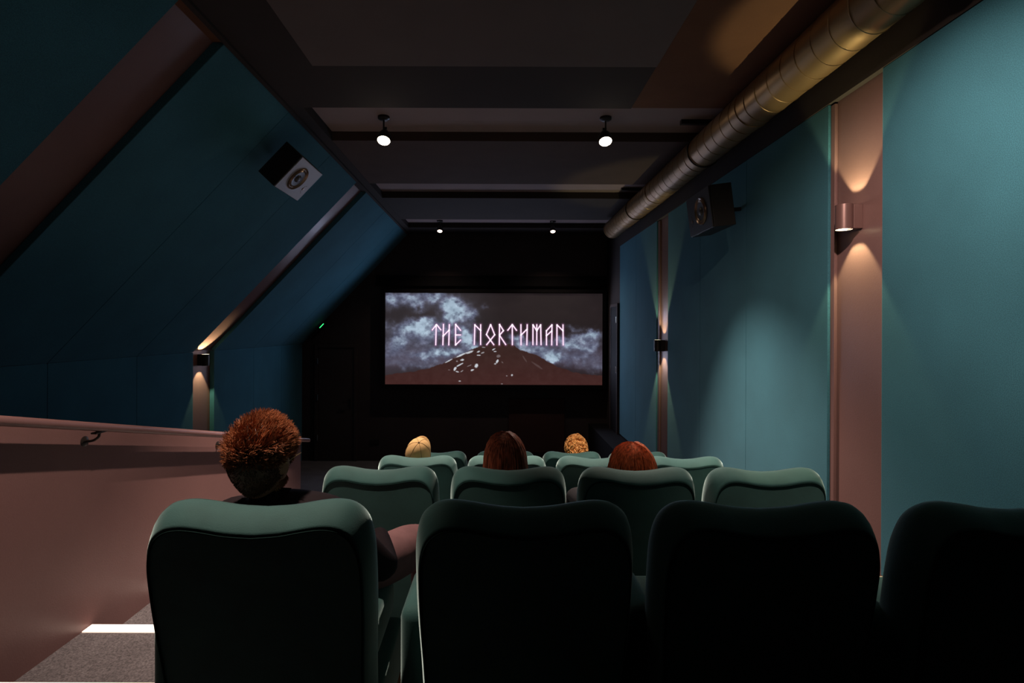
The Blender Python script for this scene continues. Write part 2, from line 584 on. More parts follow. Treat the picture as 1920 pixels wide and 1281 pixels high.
ridge = np.interp(gx, mx_, my_) + (fbm(gx / 5, gx * 0, 91) - 0.5) * 4
mm = np.clip((gy - ridge) / 1.5, 0, 1)[..., None]
mcol = np.array([52, 34, 31.0]) + np.clip((gy[..., None] - 640) / 80, 0, 1) * np.array([12, 2, 3.0]) + (fbm(gx / 8, gy / 8, 95)[..., None] - .5) * 10
img = img * (1 - mm) + mcol * mm


def blob(px, py, rx, ry, ang, a=1.0):
    global img
    c, s = math.cos(ang), math.sin(ang)
    dx, dy = gx - px, gy - py
    u = (dx * c + dy * s) / rx
    v = (-dx * s + dy * c) / ry
    q = np.clip(1.6 - 1.5 * (u * u + v * v) + (fbm(gx / 2.5, gy / 2.5, 99) - .5) * 1.6, 0, 1)[..., None] * a
    img = img * (1 - q) + np.array([205, 212, 220.0]) * q


c1 = lambda x, y: (720 + x * .1483, 540 + y * .1483)
c2 = lambda x, y: (920 + x * .1483, 540 + y * .1483)
for f, x, y, rx, ry, an, a in ((c1, 820, 925, 9, 1.3, -.5, .9), (c1, 980, 850, 14, 1.8, -.42, .95), (c1, 1080, 815, 9, 2.2, -.35, .9), (c1, 1195, 808, 4, 1.6, -.4, .9),
                               (c1, 1250, 820, 4, 1.5, -.4, .6), (c1, 1200, 852, 4, 1.2, 0, .9), (c1, 1260, 752, 4, 1.0, .1, .6), (c1, 990, 912, 4.5, 2, -.2, .9), (c1, 925, 930, 2, 1.5, 0, .5),
                               (c1, 960, 975, 8, 1.6, -.5, .9), (c1, 900, 1025, 5, 2.4, -1.0, .95), (c1, 930, 1062, 4, 1.5, .2, .8), (c1, 985, 1055, 4, 1.0, -.6, .6), (c1, 1170, 985, 3.6, 5, .4, .95),
                               (c1, 1118, 1040, 4, 1.8, -.4, .9), (c1, 1080, 985, 5, 1.0, -.4, .4), (c1, 960, 1180, 3, 1.5, 0, .8), (c1, 825, 1040, 2.5, 1, 0, .3), (c1, 1390, 775, 4, 1.2, -.5, .7), (c1, 1410, 960, 1.5, 2, 0, .6),
                               (c2, 35, 780, 3, 1.2, -.5, .8), (c2, 55, 805, 3.5, 1.2, -.1, .9), (c2, 100, 862, 4.5, 3, 0, .35), (c2, 85, 930, 2.2, 4.6, .4, .95), (c2, 55, 962, 2, 1.2, 0, .6),
                               (c2, 148, 940, 2.5, 1, .8, .3), (c2, 270, 1103, 2, 2.4, .4, .85), (c2, 205, 1112, 1.5, 1.2, 0, .5), (c2, 145, 1213, 1.8, 1, 0, .5), (c2, 430, 895, 9, 1.6, 1.0, .14), (c2, 590, 980, 14, 2, .6, .14)):
    px, py = f(x, y)
    blob(px, py, rx, ry, an, a)

LET = []
A_ = lambda *p: LET.append([[c1(*q) for q in st] for st in p])
B_ = lambda *p: LET.append([[c2(*q) for q in st] for st in p])
A_([(655, 725), (660, 468)], [(610, 535), (664, 466), (720, 535)])
A_([(745, 725), (752, 462)], [(820, 725), (826, 465)], [(748, 612), (824, 535)])
A_([(905, 725), (905, 462), (970, 540)], [(905, 597), (970, 597)], [(905, 725), (970, 660)])
A_([(1143, 718), (1148, 465)], [(1222, 718), (1222, 465)], [(1148, 468), (1222, 540)])
A_([(1348, 465), (1400, 593), (1298, 720)], [(1348, 465), (1295, 590), (1390, 720)])
B_([(110, 720), (112, 462), (162, 540), (112, 598), (192, 718)])
B_([(275, 720), (273, 464)], [(215, 537), (273, 462), (328, 537)])
B_([(385, 720), (382, 462)], [(458, 720), (462, 462)], [(383, 597), (460, 520)])
B_([(535, 718), (535, 464), (583, 540), (632, 464), (638, 718)], [(583, 718), (583, 462)])
B_([(707, 720), (705, 540), (775, 464), (772, 720)], [(706, 602), (773, 540)])
B_([(838, 720), (838, 464), (916, 540)], [(918, 720), (914, 462)])
dist = np.full(gx.shape, 1e9)
for let in LET:
    for st in let:
        for (ax, ay), (bx, by) in zip(st, st[1:]):
            L2 = (bx - ax) ** 2 + (by - ay) ** 2
            t = np.clip(((gx - ax) * (bx - ax) + (gy - ay) * (by - ay)) / L2, 0, 1)
            dist = np.minimum(dist, np.hypot(gx - ax - t * (bx - ax), gy - ay - t * (by - ay)))
glow = (np.exp(-(dist / 2.6) ** 2) * 0.62)[..., None]
img = img * (1 - glow) + np.array([176, 116, 168.0]) * glow
img = np.clip(img, 0, 255) / 255.0
limg = np.where(img <= 0.04045, img / 12.92, ((img + 0.055) / 1.055) ** 2.4)

verts = np.stack([(gx - 933) * YS / 1000.0, np.full(gx.shape, YS), EYE + (617 - gy) * YS / 1000.0], -1).reshape(-1, 3)
idx = np.arange(NX * NY).reshape(NY, NX)
faces = np.stack([idx[:-1, :-1], idx[1:, :-1], idx[1:, 1:], idx[:-1, 1:]], -1).reshape(-1, 4)
me = bpy.data.meshes.new('picture')
me.vertices.add(len(verts))
me.vertices.foreach_set('co', verts.ravel())
me.loops.add(faces.size)
me.loops.foreach_set('vertex_index', faces.ravel())
me.polygons.add(len(faces))
me.polygons.foreach_set('loop_start', np.arange(0, faces.size, 4))
me.update()
ca = me.color_attributes.new('film', 'FLOAT_COLOR', 'POINT')
ca.data.foreach_set('color', np.concatenate([limg.reshape(-1, 3), np.ones((len(verts), 1))], 1).astype(np.float32).ravel())
me.validate()
mf = bpy.data.materials.new('projected film')
mf.use_nodes = True
nt = mf.node_tree
b = nt.nodes['Principled BSDF']
at = nt.nodes.new('ShaderNodeAttribute')
at.attribute_name = 'film'
nt.links.new(at.outputs['Color'], b.inputs['Emission Color'])
b.inputs['Emission Strength'].default_value = SCREEN_GLOW
b.inputs['Base Color'].default_value = (0.02, 0.02, 0.02, 1)
b.inputs['Roughness'].default_value = 0.9
screen = empty('cinema_screen', (S(926, 725).x, YS, S(926, 734).z))
tag(screen, 'wide cinema screen showing a film title over a cloudy mountain', 'screen')


def keep(o, parent):
    """parent while keeping the mesh's world coordinates"""
    bpy.context.view_layer.update()
    o.parent = parent
    o.matrix_parent_inverse = Matrix.LocRotScale(parent.location, parent.rotation_euler, None).inverted()
    return o


keep(link('picture', me, mf), screen)
bm = bmesh.new()
x0, x1, z0, z1 = S(722, 0).x, S(1130, 0).x, S(0, 722).z, S(0, 549.5).z
fw = 0.062
box(bm, x0 - fw, x0, YS - 0.03, YB - 0.001, z0 - fw, z1 + fw, 0.004)
box(bm, x1, x1 + fw, YS - 0.03, YB - 0.001, z0 - fw, z1 + fw, 0.004)
box(bm, x0, x1, YS - 0.03, YB - 0.001, z1, z1 + fw, 0.004)
box(bm, x0, x1, YS - 0.03, YB - 0.001, z0 - fw, z0, 0.004)
box(bm, x0, x1, YS + 0.004, YB - 0.001, z0, z1)
keep(obj('frame', bm, M['black']), screen)
mlet = mat('projected lettering', (1, 1, 1), 0.9, emit=lin(252, 222, 246), estr=1.0)
for let in LET:
    bm = bmesh.new()
    r = 1.12
    for st in let:
        for p, q in zip(st, st[1:]):
            u = Vector((q[0] - p[0], q[1] - p[1])).normalized()
            n_ = Vector((-u.y, u.x)) * r
            e = u * r * 0.5
            ring = [Vector(p) - e + n_, Vector(p) - e - n_, Vector(q) + e - n_, Vector(q) + e + n_]
            F = [bm.verts.new(S(v.x, v.y, YS - 0.003)) for v in ring]
            G = [bm.verts.new(S(v.x, v.y, YS - 0.0005)) for v in ring]
            bm.faces.new(F)
            bm.faces.new(G)
            for i in range(4):
                bm.faces.new((F[i], F[(i + 1) % 4], G[(i + 1) % 4], G[i]))
    keep(obj('letter', bm, mlet), screen)

# unseen lamps added before the picture, whose own emission is too weak
for ix in range(4):
    for iz in range(2):
        lx = -1.45 + ix * 0.93
        spot('screen_fill_light', (lx, YS - 0.03, -0.55 + iz * 0.75), (lx * 0.9 - 0.1, 0.0, 0.2), SCREEN_FILL_W / 8, 172, 0.5, (0.60, 0.70, 1.0), 0.0)

# ------------------------------------------------------------------ spiral duct
DX, DH, DR, DE = 1.690, 1.475, 0.130, 7.85
duct = empty('ventilation_duct', (DX, DE, EYE + DH))
tag(duct, 'long round black spiral ventilation duct under the ceiling beside the right wall', 'duct')
segs = [(-1.6, 1.15), (1.15, 3.55), (3.55, 5.7), (5.7, DE)]
for i, (a, b_) in enumerate(segs):
    bm = bmesh.new()
    n = 48
    ny = max(2, int((b_ - a) / 0.05))
    prev = None
    for j in range(ny + 1):
        y = a + (b_ - a) * j / ny
        ring = []
        for q in range(n):
            t = 2 * PI * q / n
            rr = DR + 0.0022 * mnoise.noise(Vector((math.cos(t) * 2, y * 3.2, math.sin(t) * 2 + i)))
            ring.append(bm.verts.new((DX + math.cos(t) * rr, y, EYE + DH + math.sin(t) * rr)))
        if prev:
            for q in range(n):
                bm.faces.new((prev[q], prev[(q + 1) % n], ring[(q + 1) % n], ring[q]))
        prev = ring
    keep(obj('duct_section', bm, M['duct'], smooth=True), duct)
    bm = bmesh.new()
    pts = []
    pitch = 0.145
    turns = (b_ - a) / pitch
    for q in range(int(turns * 28)):
        t = 2 * PI * q / 28
        pts.append((DX + math.cos(t) * (DR + .0005), a + pitch * q / 28, EYE + DH + math.sin(t) * (DR + .0005)))
    tube(bm, pts, 0.0028, n=5)
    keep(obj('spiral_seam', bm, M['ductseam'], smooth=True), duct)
    bm = bmesh.new()
    lathe(bm, (DX, b_ - 0.03, EYE + DH), (0, 1, 0), [(DR, 0), (DR + .005, .003), (DR + .005, .057 if i < 3 else .03), (DR, .06 if i < 3 else .031)], 48)
    keep(obj('coupling', bm, M['duct'], smooth=True), duct)
bm = bmesh.new()
lathe(bm, (DX, DE - 0.02, EYE + DH), (0, 1, 0), [(DR, 0), (DR, 0.02), (0.0, 0.021)], 48)
keep(obj('end_cap', bm, M['duct'], smooth=True), duct)
for y in (0.6, 2.0, 4.39, 6.5):
    bm = bmesh.new()
    cy = EYE + DH
    pts = [(DX + math.cos(t) * (DR + .006), y, cy + math.sin(t) * (DR + .006)) for t in [2 * PI * q / 40 for q in range(40)]]
    tube(bm, pts, 0.006, n=6, closed=True)
    ht = 1.725 if y > 4 else HC
    if y > 4:
        box(bm, 1.50, 1.84, y - 0.02, y + 0.02, EYE + ht - 0.035, EYE + ht)
    else:
        box(bm, 1.60, 1.78, y - 0.02, y + 0.02, EYE + HC - 0.03, EYE + HC - 0.007)
    keep(obj('hanger', bm, M['metal_dark'], smooth=False), duct)

# ------------------------------------------------------------------ ceiling spotlights
def spotlight(cfg, label, group, big, ceil_h, r=0.052, tilt=(0, -0.5, -1)):
    x, y, h = cfg['loc']
    z = EYE + h
    top = EYE + ceil_h
    e = empty('ceiling_spotlight', (x, y, top))
    tag(e, label, 'spotlight', group)
    L0 = Vector((x, y, z))
    ax = Vector(tilt).normalized()
    bm = bmesh.new()
    lathe(bm, (x, y, top), (0, 0, -1), [(0.0, 0), (0.048, 0), (0.048, 0.018), (0.03, 0.03), (0.0, 0.031)], 28)
    keep(obj('base', bm, M['metal_dark'], smooth=True), e)
    bm = bmesh.new()
    back = L0 - ax * 0.10
    tube(bm, [(x, y, top - 0.02), (x, y, back.z + 0.02), tuple(back + ax * 0.03)], 0.007, n=10)
    cyl(bm, (x - 0.016, back.y, back.z + 0.03), (x + 0.016, back.y, back.z + 0.03), 0.010, n=14)
    keep(obj('stem', bm, M['metal_dark'], smooth=True), e)
    bm = bmesh.new()
    lathe(bm, back, ax, [(0.0, 0), (r * .55, 0.0), (r * .8, 0.02), (r * 1.08, 0.05), (r * 1.08, 0.10), (r * 0.98, 0.10), (r * 0.98, 0.093), (0.0, 0.092)], 28)
    keep(obj('lamp_head', bm, M['metal_dark'], smooth=True), e)
    bm = bmesh.new()
    lathe(bm, back, ax, [(r * 0.97, 0.0935), (r * 0.9, 0.102), (r * 0.6, 0.110), (0.0, 0.113)], 28)
    keep(obj('lens', bm, big, smooth=True), e)
    off = L0 + ax * 0.03
    c = dict(cfg)
    c['loc'] = (off.x, off.y, off.z - EYE)
    c['name'] = 'spot_beam'
    c['rad'] = 0.02
    spot(**c)


g = 'adjustable spotlights under the ceiling'
spotlight(MID_L, 'left of the two large bright ceiling spotlights in the nearer recess', g, M['bulb'], 1.725)
spotlight(MID_R, 'right of the two large bright ceiling spotlights in the nearer recess', g, M['bulb'], 1.725)
spotlight(FAR_L, 'left of the two small distant ceiling spotlights above the screen', g, M['bulb_far'], 1.725, 0.04, (0, -0.45, -1))
spotlight(FAR_R, 'right of the two small distant ceiling spotlights above the screen', g, M['bulb_far'], 1.725, 0.04, (0, -0.45, -1))
spotlight(NEAR_L, 'ceiling spotlight over the nearest seat row, on the handrail side', g, M['bulb'], HC - 0.012, 0.045, (-0.3, 0.6, -1))
spotlight(NEAR_R, 'ceiling spotlight over the nearest seat row, on the duct side', g, M['bulb'], HC - 0.012, 0.045, (0.5, 0.6, -1))


# ------------------------------------------------------------------ wall sconces
def sconce(xw, y, h, side, label, m):
    """xw = face of the wall, side = +1 when the wall is on the right"""
    e = empty('wall_sconce', (xw, y, EYE + h))
    tag(e, label, 'wall lamp', 'up and down wall sconces on the pilasters')
    ax = xw - side * 0.078
    z = EYE + h
    H = 0.066
    bm = bmesh.new()
    a, b2 = sorted((xw - side * 0.001, ax + side * 0.030))
    box(bm, a, b2, y - 0.034, y + 0.034, z - H + 0.002, z + H - 0.002, 0.002)
    keep(obj('bracket', bm, m), e)
    bm = bmesh.new()
    lathe(bm, (ax, y, z - H), (0, 0, 1), [(0.0395, 0.0), (0.042, 0.0), (0.042, 2 * H), (0.0395, 2 * H), (0.0395, 0.0)], 36)
    keep(obj('shade', bm, m, smooth=True), e)
    for s in (-1, 1):
        bm = bmesh.new()
        lathe(bm, (ax, y, z), (0, 0, s), [(0.0392, H - 0.0005), (0.031, H - 0.014), (0.0305, H - 0.016)], 36)
        keep(obj('lens', bm, M['bulb_sconce'], smooth=True), e)
        spot('sconce_beam', (ax, y, h + s * (H - 0.056)), (ax, y, h + s * 1.0), SCONCE_W, 72, 0.35, (1.0, 0.92, 0.48), 0.006)


sconce(XR + 0.03, 2.855, 0.605, 1, 'mauve cylinder wall sconce on the nearest pilaster of the right wall', M['sconce'])
sconce(XR + 0.03, 6.17, -0.185, 1, 'small dark wall sconce on the far pilaster of the right wall', M['metal_dark'])
sconce(XL - T, 6.17, -0.372, -1, 'dark wall sconce on the left wall just under the sloping ceiling', M['metal_dark'])


# ------------------------------------------------------------------ loudspeakers
def speaker(loc, mtx, label, m_b, arm=0.13, cx=-0.043):
    """local frame: front baffle faces -Y, height along Z"""
    e = empty('loudspeaker', loc)
    e.matrix_world = Matrix.Translation(loc) @ mtx
    tag(e, label, 'loudspeaker', 'surround loudspeakers on the side walls')
    W, D, H = 0.31, 0.16, 0.46
    bm = bmesh.new()
    vs = box(bm, -W / 2, W / 2, 0, D, -H / 2, H / 2, 0.004)
    obj('cabinet', bm, M['speaker'], e)
    bm = bmesh.new()
    box(bm, -W / 2 + .003, W / 2 - .003, -0.010, -0.0005, -H / 2 + .003, H / 2 - .003, 0.003)
    bf = obj('baffle', bm, m_b, e)
    bm = bmesh.new()
    lathe(bm, (0, -0.0105, 0.048), (0, -1, 0), [(0.104, 0.0), (0.104, 0.004), (0.099, 0.012), (0.093, 0.006), (0.088, 0.001), (0.084, 0.001), (0.078, 0.010), (0.070, 0.005), (0.068, 0.0)], 44)
    obj('surround', bm, M['ring'], bf, smooth=True)
    bm = bmesh.new()
    lathe(bm, (0, -0.0108, 0.048), (0, -1, 0), [(0.068, 0.0045), (0.04, 0.0005), (0.032, 0.001), (0.028, 0.009), (0.015, 0.014), (0.0, 0.015)], 36)
    obj('cone', bm, M['cone'], bf, smooth=True)
    bm = bmesh.new()
    lathe(bm, (cx, -0.010, -0.145), (0, -1, 0), [(0.014, 0.0), (0.014, 0.003), (0.006, 0.004), (0.0, 0.004)], 20)
    for dx, dz in ((-0.026, -.14), (0.026, -.14), (-.036, -.16), (.036, -.16)):
        lathe(bm, (cx + dx, -0.010, dz), (0, -1, 0), [(0.0035, 0), (0.0035, .002), (0, .0025)], 8)
    obj('tweeter', bm, M['ring'], bf, smooth=True)
    bm = bmesh.new()
    box(bm, -0.035, 0.035, D, D + 0.012, -0.05, 0.05, 0.002)
    tube(bm, [(0, D + 0.01, -0.03), (0, D + arm, -0.06)], 0.016, n=14)
    
    obj('mounting_bracket', bm, M['metal_dark'], e, smooth=True)
    return e


def frame(right, fwd_into_box, up):
    m = Matrix((right, fwd_into_box, up)).transposed()
    return m.to_4x4()


# left speaker follows the sloping wall, turned a little to the seats
n3 = Vector((n_sl.x, 0, n_sl.y))
u3 = Vector((-n_sl.y, 0, n_sl.x))
w3 = Vector((0, 1, 0))
TLc = Vector((-0.368 * 4.0, 4.0, EYE + 0.323 * 4.0))
yv = -n3
uv = -w3
rv = yv.cross(uv)
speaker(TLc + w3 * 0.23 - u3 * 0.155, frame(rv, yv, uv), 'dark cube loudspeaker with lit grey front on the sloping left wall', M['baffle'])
yv = Vector((0.985, 0.0, 0.125)).normalized()
uv = Vector((0, -1, 0))
uv = (uv - yv * uv.dot(yv)).normalized()
rv = yv.cross(uv)
SPR = Vector((1.560, 4.12, EYE + 0.905))
speaker(SPR, frame(rv, yv, uv), 'dark brown cube loudspeaker on the teal right wall below the duct', M['baffle_shaded'], 0.18, 0.043)

# ------------------------------------------------------------------ handrail
rail = empty('handrail', (XK, 2.5, EYE + ktop(2.5) - 0.05))
tag(rail, 'long mauve handrail on brackets along the stair wall on the left', 'handrail')
bm = bmesh.new()
XRL = -1.82
def rh(y):
    return -(0.343 + 0.231 * (y - 1.95))


A = []
for y in (0.4, 5.13):
    z = EYE + rh(y)
    A.append([bm.verts.new((XRL + .024 * (abs(math.cos(t)) ** .8) * (1 if math.cos(t) > 0 else -1), y, z + .020 * (abs(math.sin(t)) ** .8) * (1 if math.sin(t) > 0 else -1))) for t in [2 * PI * q / 24 for q in range(24)]])
for q in range(24):
    bm.faces.new((A[0][q], A[0][(q + 1) % 24], A[1][(q + 1) % 24], A[1][q]))
bm.faces.new(A[0])
bm.faces.new(A[1])
keep(obj('rail', bm, M['mauve'], smooth=True), rail)
for y in (1.0, 2.44, 3.6, 4.75):
    z = EYE + rh(y)
    bm = bmesh.new()
    box(bm, XRL - .014, XRL + .014, y - .035, y + .035, z - .027, z - .019, .002)
    tube(bm, spline([(XRL, y, z - .022), (XRL - .004, y, z - .045), (XRL - .03, y, z - .062), (XK + .004, y, z - .066)], 5), 0.006, n=10)
    lathe(bm, (XK, y, z - .066), (1, 0, 0), [(0.0, 0.0005), (.024, 0.0005), (.024, .003), (.012, .008), (.0, .009)], 24)
    keep(obj('rail_bracket', bm, M['metal_dark'], smooth=True), rail)

# emergency light, seen edge-on where the slope meets the front wall
em = empty('emergency_light', S(592, 622, 9.1))
tag(em, 'small green glowing emergency light under the left slope by the front wall', 'emergency light')
p0, p1 = S(578, 637, 9.1), S(607, 606, 9.1)
dv = (p1 - p0).normalized()
up_ = Vector((-dv.z, 0, dv.x))
bm = bmesh.new()
mt = Matrix.Translation((p0 + p1) / 2 - up_ * 0.012) @ Matrix((dv, Vector((0, 1, 0)), up_)).transposed().to_4x4()
LL = (p1 - p0).length
box(bm, -LL / 2, LL / 2, 0.0, 0.16, -0.012, 0.008, 0.002, mtx=mt)
keep(obj('housing', bm, M['metal_dark']), em)
bm = bmesh.new()
box(bm, LL * 0.20, LL * 0.46, -0.008, 0.0, -0.008, 0.004, 0.001, mtx=mt)
keep(obj('green_lamp', bm, M['led_green']), em)
# wall socket low on the front wall
bm = bmesh.new()
hb(bm, -2.22, -2.06, YB - 0.012, YB, -2.01, -1.94, 0.003)
tag(obj('wall_socket', bm, M['metal_dark']), 'tiny dark socket plate low on the front wall left of the screen', 'socket')


# ------------------------------------------------------------------ velvet cinema chairs
def chair_outline():
    ctrl = [(0.262, 0.10), (0.264, 0.30), (0.268, 0.50), (0.275, 0.66), (0.277, 0.78), (0.274, 0.86), (0.260, 0.915), (0.230, 0.946), (0.190, 0.956),
            (0.14, 0.952), (0.07, 0.940), (0.0, 0.935)]
    half = spline([(x, z, 0) for x, z in ctrl], 4)
    half = [(p.x, p.y) for p in half]
    return half + [(-x, z) for x, z in half[-2::-1]]


OUT = chair_outline()


def lean(z):
    return (0.92 - z) * 0.195


def back_ring(ins, y):
    r = []
    for x, z in OUT:
        k = max(0.0, min(1.0, (z - 0.10) / 0.25))
        r.append(Vector((x * (1 - ins * 0.42 / 0.28), y, z - ins * k * min(1, max(0.15, (z - .5) / .4)))))
    return [Vector((v.x, v.y + lean(v.z), v.z)) for v in r]


def make_chair_meshes():
    bm = bmesh.new()
    prof = [(0.050, 0.003), (0.045, 0.000), (0.037, 0.007), (0.025, 0.024), (0.012, 0.045), (0.003, 0.068), (0.0, 0.088), (0.004, 0.108), (0.015, 0.126), (0.034, 0.140), (0.06, 0.150)]
    rings = []
    for ins, y in prof:
        rings.append([bm.verts.new(v) for v in back_ring(ins, y)])
    n = len(OUT)
    for a, b in zip(rings, rings[1:]):
        for i in range(n):
            bm.faces.new((a[i], a[(i + 1) % n], b[(i + 1) % n], b[i]))
    flat = []
    for ring in (rings[0], rings[-1]):
        flat.append(bm.faces.new([bm.verts.new(v.co) for v in ring]))
    nf = [f for f in flat]
    bmesh.ops.recalc_face_normals(bm, faces=bm.faces[:])
    for f in bm.faces:
        f.smooth = f not in nf
    back = bpy.data.meshes.new('backrest')
    bm.to_mesh(back)
    bm.free()
    back.materials.append(M['velvet'])

    def fin(bm, name, m, smooth=True):
        me = bpy.data.meshes.new(name)
        bmesh.ops.recalc_face_normals(bm, faces=bm.faces[:])
        for f in bm.faces:
            f.smooth = smooth
        bm.to_mesh(me)
        bm.free()
        me.materials.append(m)
        return me

    bm = bmesh.new()
    pr = [v + Vector((0, -0.0005, 0)) for v in back_ring(0.050, 0.0)]
    tube(bm, pr, 0.0024, n=6)
    piping = fin(bm, 'piping', M['seam'])
    bm = bmesh.new()
    box(bm, -0.212, 0.212, 0.235, 0.79, 0.30, 0.455, 0.045, 4)
    seat = fin(bm, 'seat', M['velvet'])
    bm = bmesh.new()
    box(bm, -0.245, 0.245, 0.24, 0.76, 0.10, 0.298, 0.02, 3)
    base = fin(bm, 'seat_base', M['velvet'])
    arms = []
    for s in (-1, 1):
        bm = bmesh.new()
        a, b = sorted((s * 0.235, s * (0.330 if s < 0 else 0.310)))
        box(bm, a, b, 0.150, 0.450, 0.395, 0.640, 0.034, 4)
        for v in bm.verts:
            if v.co.z > 0.45:
                v.co.y -= (v.co.y - 0.15) * 0.08
        arms.append(fin(bm, 'armrest', M['velvet']))
    legs = []
    for s in (-1, 1):
        bm = bmesh.new()
        box(bm, s * 0.235 - 0.022, s * 0.235 + 0.022, 0.20, 0.84, 0.0, 0.045, 0.004)
        box(bm, s * 0.235 - 0.018, s * 0.235 + 0.018, 0.30, 0.36, 0.045, 0.10)
        box(bm, s * 0.235 - 0.018, s * 0.235 + 0.018, 0.66, 0.72, 0.045, 0.10)
        legs.append(fin(bm, 'foot_runner', M['oak'], False))
    return back, piping, seat, base, arms, legs


BACK, PIPE, SEAT, BASE, ARMS, LEGS = make_chair_meshes()


def make_chair():
    t = empty('cinema_chair')
    bk = link('backrest', BACK, None, t)
    link('piping', PIPE, None, bk)
    link('seat', SEAT, None, t)
    link('seat_base', BASE, None, t)
    link('armrest', ARMS[0], None, t)
    for a in LEGS:
        link('foot_runner', a, None, t)
    return t


def dup(root):
    r = root.copy()
    COL.objects.link(r)
    for ch in list(root.children):
        c = ch.copy()
        COL.objects.link(c)
        c.parent = r
        for gch in ch.children:
            d = gch.copy()
            COL.objects.link(d)
            d.parent = c
    return r


R0 = make_chair()
rownames = ['nearest row', 'second row from the viewer', 'third row from the viewer', 'front row nearest the screen']
colnames = ['leftmost', 'second from left', 'third from left', 'rightmost']
CH = [
    (1.27, -1.39, [-0.588, 0.069, 0.672, 1.312], [0.02, 0.0, 0.0, 0.0]),
    (2.456, -1.61, [-0.554, 0.054, 0.662, 1.272], [0, 0, 0, 0]),
    (3.60, -1.83, [-0.549, 0.067, 0.680, 1.290], [0, 0, 0, 0]),
    (4.87, -2.09, [-0.553, 0.078, 0.694, 1.306], [0, 0, 0, 0]),
]
extra = {(0, 0): 'teal velvet chair, leftmost of the nearest row, behind the man with short ginger hair',
         (0, 1): 'dark teal velvet chair in the nearest row, second from left, whole back in view',
         (0, 2): 'dark velvet chair in the nearest row, third from left, before the grey-lit chair',
         (0, 3): 'dark teal velvet chair cut off at the lower right corner of the photo',
         (1, 0): 'lit teal velvet chair in the second row, leftmost, right of the ginger man',
         (1, 1): 'teal velvet chair in the second row under the long auburn hair',
         (1, 2): 'teal velvet chair in the second row under the domed red hair',
         (1, 3): 'pale grey-green lit velvet chair, rightmost of the second row, by the mauve pilaster',
         (2, 0): 'pale-topped velvet chair in the third row where the person in a cap sits',
         (2, 1): 'pale-topped velvet chair in the third row, half hidden by long auburn hair',
         (2, 2): 'pale-topped velvet chair in the third row, left behind the domed red hair',
         (2, 3): 'pale-topped velvet chair, rightmost of the third row, against the teal wall',
         (3, 0): 'leftmost chair of the row nearest the screen, right of the tan cap',
         (3, 1): 'second chair from left in the row nearest the screen, behind long auburn hair',
         (3, 2): 'teal chair in the row nearest the screen, where the curly blond person sits',
         (3, 3): 'rightmost chair of the row nearest the screen, by the far right pilaster'}
first = True
for r, (yy, hh, xs, rz) in enumerate(CH):
    for c, x in enumerate(xs):
        o = R0 if first else dup(R0)
        first = False
        jr = random.uniform(-0.006, 0.006)
        o.location = (x, yy, EYE + hh)
        o.rotation_euler = (0, 0, rz[c] + jr)
        tag(o, extra[(r, c)], 'chair', 'teal velvet cinema chairs in four rows')
        if c == 3:
            link('armrest', ARMS[1], None, o)


# ------------------------------------------------------------------ people
def ev_mesh(o, name):
    dg = bpy.context.evaluated_depsgraph_get()
    me = bpy.data.meshes.new_from_object(o.evaluated_get(dg))
    me.name = name
    old = o.data
    o.modifiers.clear()
    o.data = me
    bpy.data.meshes.remove(old)
    return o


def skinned(name, chains, root, m, sub=2):
    """chains: lists of (xyz, radius); equal points are shared"""
    vs, es, rad, key = [], [], [], {}
    for ch in chains:
        prev = None
        for p, r in ch:
            kk = tuple(round(q, 4) for q in p)
            if kk not in key:
                key[kk] = len(vs)
                vs.append(p)
                rad.append(r)
            i = key[kk]
            if prev is not None and prev != i:
                es.append((prev, i))
            prev = i
    me = bpy.data.meshes.new(name)
    me.from_pydata(vs, es, [])
    o = link(name, me, m)
    md = o.modifiers.new('s', 'SKIN')
    md.use_smooth_shade = True
    for i, sv in enumerate(me.skin_vertices[0].data):
        r = rad[i]
        sv.radius = r if isinstance(r, tuple) else (r, r)
        sv.use_root = False
    me.skin_vertices[0].data[key[tuple(round(q, 4) for q in root)]].use_root = True
    ms = o.modifiers.new('u', 'SUBSURF')
    ms.levels = sub
    ms.render_levels = sub
    bpy.context.view_layer.update()
    ev_mesh(o, name)
    o.data.materials.clear()
    o.data.materials.append(m)
    for p in o.data.polygons:
        p.use_smooth = True
    return o


HR = Vector((0.076, 0.096, 0.116))


